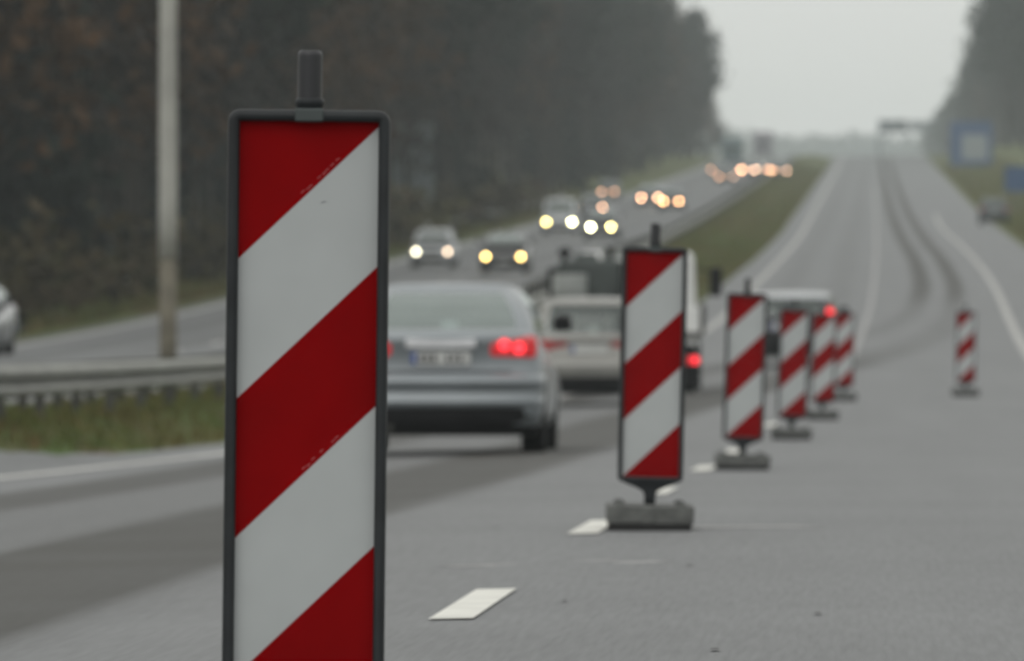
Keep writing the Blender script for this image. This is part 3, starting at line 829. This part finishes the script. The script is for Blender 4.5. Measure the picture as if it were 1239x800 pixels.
# ---- loaded truck
def truck(px, D):
    x, y = depth_point(px, D); L = 6.2
    root = empty('flatbed_truck', (x, y + L/2, float(H(x, y + L/2)) + .004), 0, slope(x, y + 3))
    o = -L/2
    P = P_white
    bed = box('bed', (0, o + 2.0, .92), (2.25, 3.9, .12), M['galv_dark'], root, .02)
    for sx in (-1, 1):
        box('side_board', (sx*1.115, o + 2.0, 1.17), (.04, 3.9, .40), P, root, .01)
        for k in range(5): box('stake', (sx*1.14, o + .3 + .85*k, 1.17), (.03, .06, .44), M['galv_dark'], root)
        t = box('tail_light', (sx*1.03, o - .01, .54), (.22, .09, .13), M['redlitdim'], root, .02)
        V, F = [], []; tube_seg(V, F, (sx*1.06, o - .03, .54), (sx*1.06, o - .062, .54), .06, .055, 14); mesh('lamp', V, F, M['redlit'], t)
        box('mudflap', (sx*.86, o + .35, .40), (.50, .03, .50), M['plastic'], root)
        m_ = box('mirror', (sx*1.30, o + 4.75, 1.74), (.20, .10, .46), M['plastic'], root, .03)
        bar('mirror_arm', (sx*1.0, o + 4.8, 1.95), (sx*1.28, o + 4.78, 1.90), .015, M['plastic'], m_)
    box('tail_board', (0, o + .04, 1.17), (2.2, .04, .40), P, root, .01)
    box('rear_bumper', (0, o + .05, .50), (2.2, .10, .14), M['plastic'], root, .02)
    box('number_plate', (-.3, o - .012, .52), (.52, .015, .12), M['plate'], root)
    box('chassis', (0, o + 3.0, .66), (.85, 5.9, .26), M['plastic'], root, .02)
    cab = box('cab', (0, o + 5.2, 1.38), (2.0, 1.75, 1.70), P, root, .14, 3, .93)
    box('rear_window', (0, o + 4.36, 1.66), (1.3, .03, .42), M['glass'], cab, .01)
    for wy in (1.05, 5.1):
        for sx in (-1, 1):
            cx = sx*.90; r = .39
            def ring(rr, dx): return [(cx + sx*dx, o + wy + rr*math.cos(a), r + rr*math.sin(a)) for a in np.linspace(0, 2*math.pi, 25)[:-1]]
            ty = rings('wheel', [ring(r*.55, -.17), ring(r*.95, -.18), ring(r, -.15), ring(r, .12), ring(r*.95, .15), ring(r*.6, .14)], M['tyre'], root)
            rings('rim', [ring(r*.6, .13), ring(r*.5, .05), ring(r*.15, .05)], M['rim'], ty)
    tag(root, 'white flatbed truck with lit red tail light and dark mirror, loaded with machinery', 'truck')
    return root, x, y
tr, tx, ty_ = truck(758, 138.5)
P_mach = mat('machine_paint', (.035, .045, .042), .55, noise=.35, nscale=3)
P_mach2 = mat('machine_grey', (.22, .235, .225), .6, noise=.25, nscale=2)
tz = float(H(tx, ty_ + 3)) + .99
def loc_load(dx, dy): return (tx + dx, ty_ + dy, tz + (dy - 2)*math.tan(slope(tx, ty_ + 3)))
lo = empty('generator', loc_load(-.50, 1.35))
box('housing', (0, 0, .78), (.80, 1.0, .66), P_mach, lo, .07, 3); box('skid', (0, 0, .06), (.80, 1.1, .12), M['galv_dark'], lo, .01)
for sx in (-1, 1): box('skid_leg', (sx*.3, 0, .29), (.10, .9, .36), M['galv_dark'], lo)
box('filler_hump', (-.16, -.1, 1.14), (.36, .5, .14), P_mach, lo, .05)
lathe('exhaust_stack', [(.05, 1.08), (.05, 1.26), (.07, 1.28), (.07, 1.32)], M['plastic'], lo, 12, (.2, .2))
tag(lo, 'dark green generator standing on the bed of the flatbed truck', 'generator')
lo = empty('drum', loc_load(-.90, .55))
lathe('barrel', [(.26, 0), (.27, .02), (.27, .28), (.28, .30), (.27, .32), (.27, .58), (.28, .60), (.27, .62), (.27, .86), (.26, .88)], P_mach2, lo, 20)
lathe('cap', [(.05, .88), (.05, .91)], M['plastic'], lo, 10, (.12, -.05))
tag(lo, 'grey steel drum on the truck bed beside the generator', 'drum')
lo = empty('pump', loc_load(-.96, 1.45))
box('motor', (0, 0, .95), (.30, .5, .30), P_mach, lo, .06); lathe('column', [(.12, 0), (.10, .3), (.10, .8)], P_mach, lo, 14)
lathe('valve', [(.05, 1.08), (.05, 1.16), (.10, 1.18), (.10, 1.26), (.04, 1.30)], M['plastic'], lo, 12, (-.05, 0))
tag(lo, 'tall dark pump with a valve on top, standing on the truck bed', 'pump')
lo = empty('crate', loc_load(.02, 2.6))
for sx in (-1, 1):
    for sy in (-1, 1): box('corner_post', (sx*.43, sy*.42, .62), (.06, .06, 1.24), M['galv_dark'], lo)
for k in range(7):
    for sy in (-1, 1): box('plank', (0, sy*.46, .12 + .18*k), (.94, .025, .15), P_mach2, lo)
    for sx in (-1, 1): box('plank', (sx*.47, 0, .12 + .18*k), (.025, .84, .15), P_mach2, lo)
tag(lo, 'tall grey slatted crate on the truck bed behind the cab', 'crate')
lo = empty('compressor', loc_load(.42, 1.1))
box('housing', (0, 0, .62), (.80, 1.2, 1.0), P_mach, lo, .09, 3); box('skid', (0, 0, .06), (.76, 1.2, .12), M['galv_dark'], lo, .01)
box('vent_panel', (0, -.61, .7), (.5, .02, .4), M['plastic'], lo)
tag(lo, 'black box shaped compressor on the truck bed beside the generator', 'compressor')

# ------------------------------------------------------------------ guardrails, pole, posts, signs
def wbeam(x0, ys, face, zc=.60):
    prof = [(.0, -.155), (.015, -.148), (.10, -.118), (.11, -.085), (.085, -.052), (.012, -.022), (.0, .004), (.012, .022), (.10, .045), (.11, .085), (.09, .122), (.02, .15), (.0, .155)]
    R = []
    for y in ys:
        x = x0(y); z = float(H(x, y)) + zc
        R.append([(x + face*(p[0]), y, z + p[1]) for p in prof] + [(x + face*(p[0] - .006), y, z + p[1]) for p in prof[::-1]])
    return R
def guardrail(x0, face, y0, ynear, yfar, label, zc=.60):
    root = empty('guardrail', (x0(y0), y0, float(H(x0(y0), y0)) + .012))
    inv = Matrix.Translation(root.location).inverted()
    def adj(o):
        o.data.transform(inv); return o
    y = y0
    while y < ynear:
        adj(rings('rail_section', wbeam(x0, [y, y + 2.0, y + 4.06], face, zc + .002*(int(y) % 8 == 0)), M['galv'], root, smooth_=False))
        y += 4.0
    adj(rings('rail_section', wbeam(x0, list(np.arange(y, yfar, 8.0)), face, zc), M['galv'], root, smooth_=False))['kind'] = 'stuff'
    y = y0
    while y < ynear:
        x = x0(y) - face*.05; z = float(H(x, y))
        adj(box('post', (x, y, z + .22), (.10, .055, .56), M['galv_dark'], root)); y += 4.0
    V, F = [], []
    while y < yfar:
        x = x0(y) - face*.05; z = float(H(x, y)); i = len(V)
        for zz in (z, z + .68):
            V += [(x - .05, y - .03, zz), (x + .05, y - .03, zz), (x + .05, y + .03, zz), (x - .05, y + .03, zz)]
        F += [(i, i+1, i+5, i+4), (i+1, i+2, i+6, i+5), (i+2, i+3, i+7, i+6), (i+3, i, i+4, i+7), (i+4, i+5, i+6, i+7)]; y += 4.0
    if V: adj(mesh('post', V, F, M['galv_dark'], root))['kind'] = 'stuff'
    tag(root, label, 'guardrail', 'guardrails')
    return root
gra = pchip([0, 60, 110, 200, 330, 2600], [-8.25, -8.25, -8.2, -8.5, -9.0, -9.2])
guardrail(lambda y: float(gra(y)), 1, 64, 260, 1150, 'weathered steel guardrail along the median beside the silver sedan lane', .425)
guardrail(lambda y: float(gra(y)) - .85, -1, 66, 240, 900, 'weathered steel guardrail along the median facing the opposite carriageway', .41)
guardrail(lambda y: -22.3, 1, 430, 620, 640, 'steel guardrail along the far edge of the opposite carriageway below the trees', .55)

def pole(px, D):
    x, y = depth_point(px, D); root = empty('lamp_post', (x, y, float(H(x, y)) + .012))
    lathe('stained_foot', [(.118, -.1), (.116, .8), (.112, 1.85)], M['concrete_dirty'], root, 20)['label'] = 'brown stained lower length of the pole'
    lathe('shaft', [(.124, 1.84), (.122, 2.6), (.11, 6), (.085, 10.5), (.07, 10.55)], M['concrete'], root, 20)
    bar('arm', (0, 0, 10.4), (-1.6, 0, 11.0), .04, M['galv'], root)
    box('lamp_head', (-1.9, 0, 11.02), (.75, .3, .14), M['galv'], root, .04)
    tag(root, 'tall pale concrete lamp post with stained foot behind the guardrail', 'lamp post')
pole(203.5, 117)
def delineator(px, py, lab):
    x, y, D = G(px, py); root = empty('marker_post', (x, y, float(H(x, y)) + .012))
    rings('shaft', [[(-.07, -.05, 0), (.07, -.05, 0), (.07, .05, 0), (-.07, .05, 0)], [(-.07, -.05, .95), (.07, -.05, .95), (.07, .05, 1.0), (-.07, .05, 1.0)]], P_white, root, smooth_=False)
    box('black_band', (0, 0, .72), (.144, .104, .16), M['plastic'], root); box('reflector', (0, -.054, .72), (.05, .012, .16), M['signwhite'], root)
    tag(root, lab, 'marker post')
delineator(154, 361, 'white roadside marker post in the grass below the wood')

def sign(name, px, py, w, h, zb, m, lab, posts=2, inner=None, back=False, D=None):
    if D is None: x, y, D = G(px, py)
    else: x, y = depth_point(px, D)
    root = empty(name, (x, y, float(H(x, y)) + .012))
    box('panel', (0, 0, zb + h/2), (w, .06, h), m, root, .015)
    if inner:
        for (cx, cz, iw, ih) in inner: box('white_field', (cx, -.036, zb + cz), (iw, .012, ih), M['signwhite'], root)
    if back:
        for k in range(5): box('stiffener', (0, -.05, zb + h*(.1 + .2*k)), (w*.96, .04, .07), M['galv'], root)
    for k in range(posts):
        px_ = 0 if posts == 1 else -w*.35 + w*.7*k/(posts - 1)
        bar('post', (px_, .09, -.2), (px_, .09, zb + h*.95), .07, M['galv'], root)
    tag(root, lab, 'sign'); return root
sign('road_sign', 1175, 208, 4.4, 4.6, .35, M['blue'], 'big blue road sign with a white field before the right wood', inner=[(.35, 1.9, 2.6, 2.6)], D=930)
sign('road_sign', 1231, 243, 1.6, 1.6, 1.3, M['blue'], 'small blue road sign on the grassy bank beside the dark green car', 1, D=560)
sign('road_sign', 499, 268, 2.1, 4.6, 1.1, M['signgrey'], 'tall grey back of a sign panel before the left wood', 2, back=True, D=445)
# gantry over the road far ahead
def gantry(D=1350):
    x0, y0 = depth_point(1064, D); x1, y1 = depth_point(1136, D); root = empty('sign_gantry', (x0, y0, float(H(x0, y0))))
    w = x1 - x0
    for x in (0, w): box('column', (x, 0, 2.9), (.32, .32, 6.2), M['signgrey'], root)
    for z in (5.0, 5.6): bar('beam', (0, 0, z), (w, 0, z), .10, M['signgrey'], root)
    for k in range(7): bar('brace', (w*k/7, 0, 5.0 if k % 2 else 5.6), (w*(k+1)/7, 0, 5.6 if k % 2 else 5.0), .06, M['signgrey'], root)
    box('panel', (2.2, -.2, 5.0), (4.2, .1, 1.9), M['signgrey'], root, .02); box('panel', (6.2, -.2, 5.0), (3.0, .1, 1.6), M['signwhite'], root, .02)
    tag(root, 'hazy overhead sign gantry spanning the road at the crest', 'gantry')
gantry()

# ------------------------------------------------------------------ vegetation
def quads_at(C, size, r, flat=.0):
    n = len(C); a = r.normal(size=(n, 3)); a /= np.linalg.norm(a, axis=1)[:, None]
    b = r.normal(size=(n, 3)); b -= a * (a*b).sum(1)[:, None]; b /= np.linalg.norm(b, axis=1)[:, None]
    s = size[:, None]; u = a*s; v = b*s*.7
    return np.stack([C - u - v, C + u - v*.6, C + u*.8 + v, C - u*.7 + v*.8], 1)
def trunk_mesh(name, h, r0, limbs, seed, root, bend=.25):
    R = random.Random(seed); V, F = [], []; pts = []; k = 6
    for i in range(k + 1):
        t = i/k; pts.append((Vector((R.uniform(-bend, bend)*t, R.uniform(-bend, bend)*t, h*t)), r0*(1 - .82*t)))
    for (a, ra), (b, rb) in zip(pts[:-1], pts[1:]): tube_seg(V, F, a, b, ra, rb, 8)
    for (t, ang, ln, up, rr) in limbs:
        i = min(int(t*k), k - 1); a = pts[i][0].lerp(pts[i+1][0], t*k - i)
        d = Vector((math.cos(ang), math.sin(ang), up)).normalized()
        m_ = a + d*ln*.55 + Vector((0, 0, -.04*ln)); e = a + d*ln + Vector((0, 0, .10*ln))
        tube_seg(V, F, a, m_, rr, rr*.65, 5); tube_seg(V, F, m_, e, rr*.65, rr*.2, 5)
    return mesh('trunk', V, F, M['bark'], root)
def make_tree(kind, seed):
    r = np.random.default_rng(seed); R = random.Random(seed)
    if kind == 'pine':
        h = R.uniform(19, 23); root = empty('pine_tree', (0, 0, 0)); limbs = []; C = []; S = []
        nb = 46; c0 = R.uniform(.38, .5)
        for k in range(nb):
            t = c0 + (1 - c0)*(k/nb)**.85; q = (t - c0)/(1 - c0); ang = k*2.4 + R.uniform(-.5, .5)
            ln = (3.3*math.sin(math.pi*min(1, .22 + .78*q)*.98) + .5)*R.uniform(.55, 1.2)
            limbs.append((min(t, .97), ang, ln, R.uniform(.0, .5), .06))
            for j in range(3):
                f = .5 + .25*j; c = np.array([math.cos(ang)*ln*f, math.sin(ang)*ln*f, t*h*.98 + ln*f*.25])
                m = 11; C.append(c + r.normal(size=(m, 3))*np.array([.5, .5, .32])); S.append(r.uniform(.18, .42, m))
        tm = 'pine'; trunk_mesh('trunk', h, .22, limbs[::2], seed, root)
    elif kind == 'spruce':
        h = R.uniform(15, 21); root = empty('spruce_tree', (0, 0, 0)); limbs = []; C = []; S = []
        nb = 70
        for k in range(nb):
            t = .06 + .92*k/nb; ang = k*2.4; ln = (1 - t)**.85*3.4*R.uniform(.7, 1.15) + .25
            limbs.append((t, ang, ln, -.15, .04))
            for j in range(3):
                f = .35 + .32*j; c = np.array([math.cos(ang)*ln*f, math.sin(ang)*ln*f, t*h - ln*f*.25])
                m = 9; C.append(c + r.normal(size=(m, 3))*np.array([.36, .36, .22])); S.append(r.uniform(.18, .4, m))
        tm = 'spruce'; trunk_mesh('trunk', h, .2, limbs[::3], seed, root, .1)
    else:
        h = R.uniform(13, 19); root = empty('birch_tree' if kind == 'bare' else 'autumn_tree', (0, 0, 0)); limbs = []; C = []; S = []
        nb = 34
        for k in range(nb):
            t = .25 + .72*k/nb; ang = k*2.4 + R.uniform(-.6, .6); ln = R.uniform(1.8, 4.2)*(1.15 - .6*t)
            limbs.append((t, ang, ln, R.uniform(.5, 1.3), .055))
            e = np.array([math.cos(ang)*ln*.75, math.sin(ang)*ln*.75, t*h + ln*.6])
            m = 34 if kind == 'autumn' else 26
            C.append(e + r.normal(size=(m, 3))*np.array([.8, .8, .75])); S.append(r.uniform(.14, .34, m) if kind == 'autumn' else r.uniform(.08, .26, m))
        tm = 'brownleaf' if kind == 'autumn' else 'twig'; trunk_mesh('trunk', h*.97, .17, limbs, seed, root, .4)
    C = np.concatenate(C); S = np.concatenate(S)
    quads_mesh('crown', quads_at(C, S, r), M[tm], root)
    return root, h
KINDS = {'pine': [make_tree('pine', s) for s in (1, 2, 3, 4)], 'spruce': [make_tree('spruce', s) for s in (11, 12)],
         'autumn': [make_tree('autumn', s) for s in (21, 22)], 'bare': [make_tree('bare', s) for s in (31, 32, 33)]}
TLAB = {'pine': 'tall dark pine with bare lower trunk in the %s', 'spruce': 'dark spruce branched to the ground in the %s',
        'autumn': 'brown leaved autumn tree in the %s', 'bare': 'leafless grey brown tree in the %s'}
used_first = set()
def plant(kind, x, y, where, grp, scale=1.0):
    i = rng.randrange(len(KINDS[kind])); root, h = KINDS[kind][i]
    if (kind, i) in used_first: o = copy_tree(root)
    else: o = root; used_first.add((kind, i))
    o.location = (x, y, float(H(x, y)) - .05); o.rotation_euler = (0, 0, rng.uniform(0, 6.28)); s = scale*rng.uniform(.85, 1.12); o.scale = (s, s, s)
    tag(o, TLAB[kind] % where, 'tree', grp)
def pick(w): return rng.choices(list(w), list(w.values()))[0]
LEFTW = {'pine': 6, 'spruce': 2, 'autumn': 2, 'bare': 4}
ntree = 0
for row, (xo, st0, mix) in enumerate(((-25.0, 5.6, {'bare': 5, 'autumn': 2, 'pine': 4, 'spruce': 2}), (-30, 7.0, LEFTW), (-35.5, 9.0, LEFTW), (-42, 12.0, LEFTW))):
    y = 195.0 + 3*row
    while y < 1440:
        tail = 1.0 if y < 1160 else max(.2, 1.0 - .8*(y - 1160)/260)
        plant(pick(mix), xo + rng.uniform(-1.8, 1.8), y, ('front row of the left wood', 'second row of the left wood', 'third row of the left wood', 'back of the left wood')[row], 'trees of the left wood', tail); ntree += 1
        y += st0*(.55 + y/420.0)*rng.uniform(.7, 1.3)
for row, (xo, st0) in enumerate(((18.5, 15.0), (24, 18.0), (30, 26))):
    y = 1050.0 - 90*row
    while y < 2550:
        plant(pick({'pine': 5, 'bare': 4, 'autumn': 1, 'spruce': 1}), xo + rng.uniform(-2, 2) , y, 'front row of the right wood' if row == 0 else 'depth of the right wood', 'trees of the right wood', 1.0); ntree += 1
        y += st0*(y/1100)**1.5*rng.uniform(.7, 1.3)
# deep wood behind the first rows and the far treeline: uncountable masses
def mass(name, lab, x0, x1, y0, y1, h, n, seed, size, m='wood', zt=None):
    r = np.random.default_rng(seed)
    X = r.uniform(x0, x1, n); Y = y0 + (y1 - y0)*r.uniform(0, 1, n)**1.3
    hh = h*(.72 + .28*np.sin(X*.21 + Y*.13)*np.cos(Y*.057 + X*.4)); Z = H(X, Y) + hh*r.uniform(0, 1, n)**.8
    S = r.uniform(size*.5, size, n)
    o = quads_mesh(name, quads_at(np.stack([X, Y, Z], 1), S, r), M[m]); tag(o, lab, 'wood', kind='stuff'); return o
mass('deep_wood', 'dense dark mass of the wood behind the first rows of trees on the left', -80, -45, 195, 1170, 18, 40000, 5, 1.15)
mass('deep_wood', 'dense mass of the wood behind the trees on the right', 36, 84, 900, 2500, 18, 16000, 6, 1.3)
mass('far_wood', 'pale hazy treeline on the horizon beyond the crest', -400, 400, 4350, 4600, 19, 16000, 8, 3.4)
# undergrowth along the wood edge
def shrub_mesh(seed):
    r = np.random.default_rng(seed); C = r.normal(size=(260, 3))*np.array([.8, .8, .5]) + np.array([0, 0, .9]); C[:, 2] = np.abs(C[:, 2])
    o = quads_mesh('foliage', quads_at(C, r.uniform(.10, .26, 260), r), M['shrubleaf']); return o
protos = []
for s in (1, 2, 3):
    root = empty('shrub', (0, 0, 0)); o = shrub_mesh(40 + s); o.parent = root
    V, F = [], []
    for k in range(5): tube_seg(V, F, (0, 0, -.05), (math.cos(k*1.26)*.5, math.sin(k*1.26)*.5, 1.2), .03, .01, 5)
    mesh('stem', V, F, M['bark'], root); protos.append(root)
y = 190; k = 0
while y < 620:
    o = protos[k] if k < 3 else copy_tree(protos[k % 3])
    x = -23.3 + rng.uniform(-1.3, .3); o.location = (x, y, float(H(x, y))); o.rotation_euler = (0, 0, rng.uniform(0, 6)); s = rng.uniform(.6, 1.4); o.scale = (s*1.2, s*1.2, s)
    tag(o, 'low scrubby bush at the foot of the left wood', 'bush', 'bushes along the wood edge'); k += 1
    y += 5.5*rng.uniform(.6, 1.5)*(y/200)
# grass blades on the median and verges
def blades(name, lab, n, xf, y0, y1, hmin, hmax, w, seed):
    r = np.random.default_rng(seed); Y = y0 + (y1 - y0)*r.uniform(0, 1, n)**1.5; u = r.uniform(0, 1, n)
    X = np.array([xf(y, q) for y, q in zip(Y, u)]); Z = H(X, Y) + .0
    h = r.uniform(hmin, hmax, n); a = r.uniform(0, 6.28, n); dx = np.cos(a)*w; dy = np.sin(a)*w; bx = r.normal(0, .35, n)*h; by = r.normal(0, .35, n)*h
    P = np.stack([np.stack([X - dx, Y - dy, Z], 1), np.stack([X + dx, Y + dy, Z], 1), np.stack([X + dx*.3 + bx, Y + dy*.3 + by, Z + h], 1), np.stack([X - dx*.3 + bx, Y - dy*.3 + by, Z + h], 1)], 1)
    tag(quads_mesh(name, P, M['grassblade']), lab, 'grass', kind='stuff')
blades('median_grass', 'green and brown grass along the median under the guardrails', 60000, lambda y, u: lerp(left_edge(y) - .02, -10.1, u), 60, 420, .04, .16, .012, 3)
blades('median_grass', 'far rough grass along the median', 30000, lambda y, u: lerp(left_edge(y) - .02, -10.1, u), 300, 1000, .06, .2, .04, 4)
blades('verge_grass', 'rough grass verge at the foot of the left wood', 40000, lambda y, u: lerp(-20.7, -26, u), 185, 700, .06, .35, .03, 5)
blades('verge_grass', 'rough grass on the bank right of the road', 20000, lambda y, u: lerp(6.9, 14, u), 380, 1000, .06, .35, .04, 6)

# ------------------------------------------------------------------ haze: one even box of damp air around everything
hz = box('haze', (0, 2320, 58), (880, 4720, 124), None)
tag(hz, 'thin even damp haze filling the air', 'haze', kind='stuff')
hm = bpy.data.materials.new('haze_air'); hm.use_nodes = True; n = hm.node_tree; n.nodes.clear()
pv = n.nodes.new('ShaderNodeVolumePrincipled'); pv.inputs['Color'].default_value = (.88, .955, .97, 1); pv.inputs['Density'].default_value = .00023
pv.inputs['Anisotropy'].default_value = .0
o_ = n.nodes.new('ShaderNodeOutputMaterial'); n.links.new(pv.outputs[0], o_.inputs['Volume'])
hz.data.materials.append(hm)
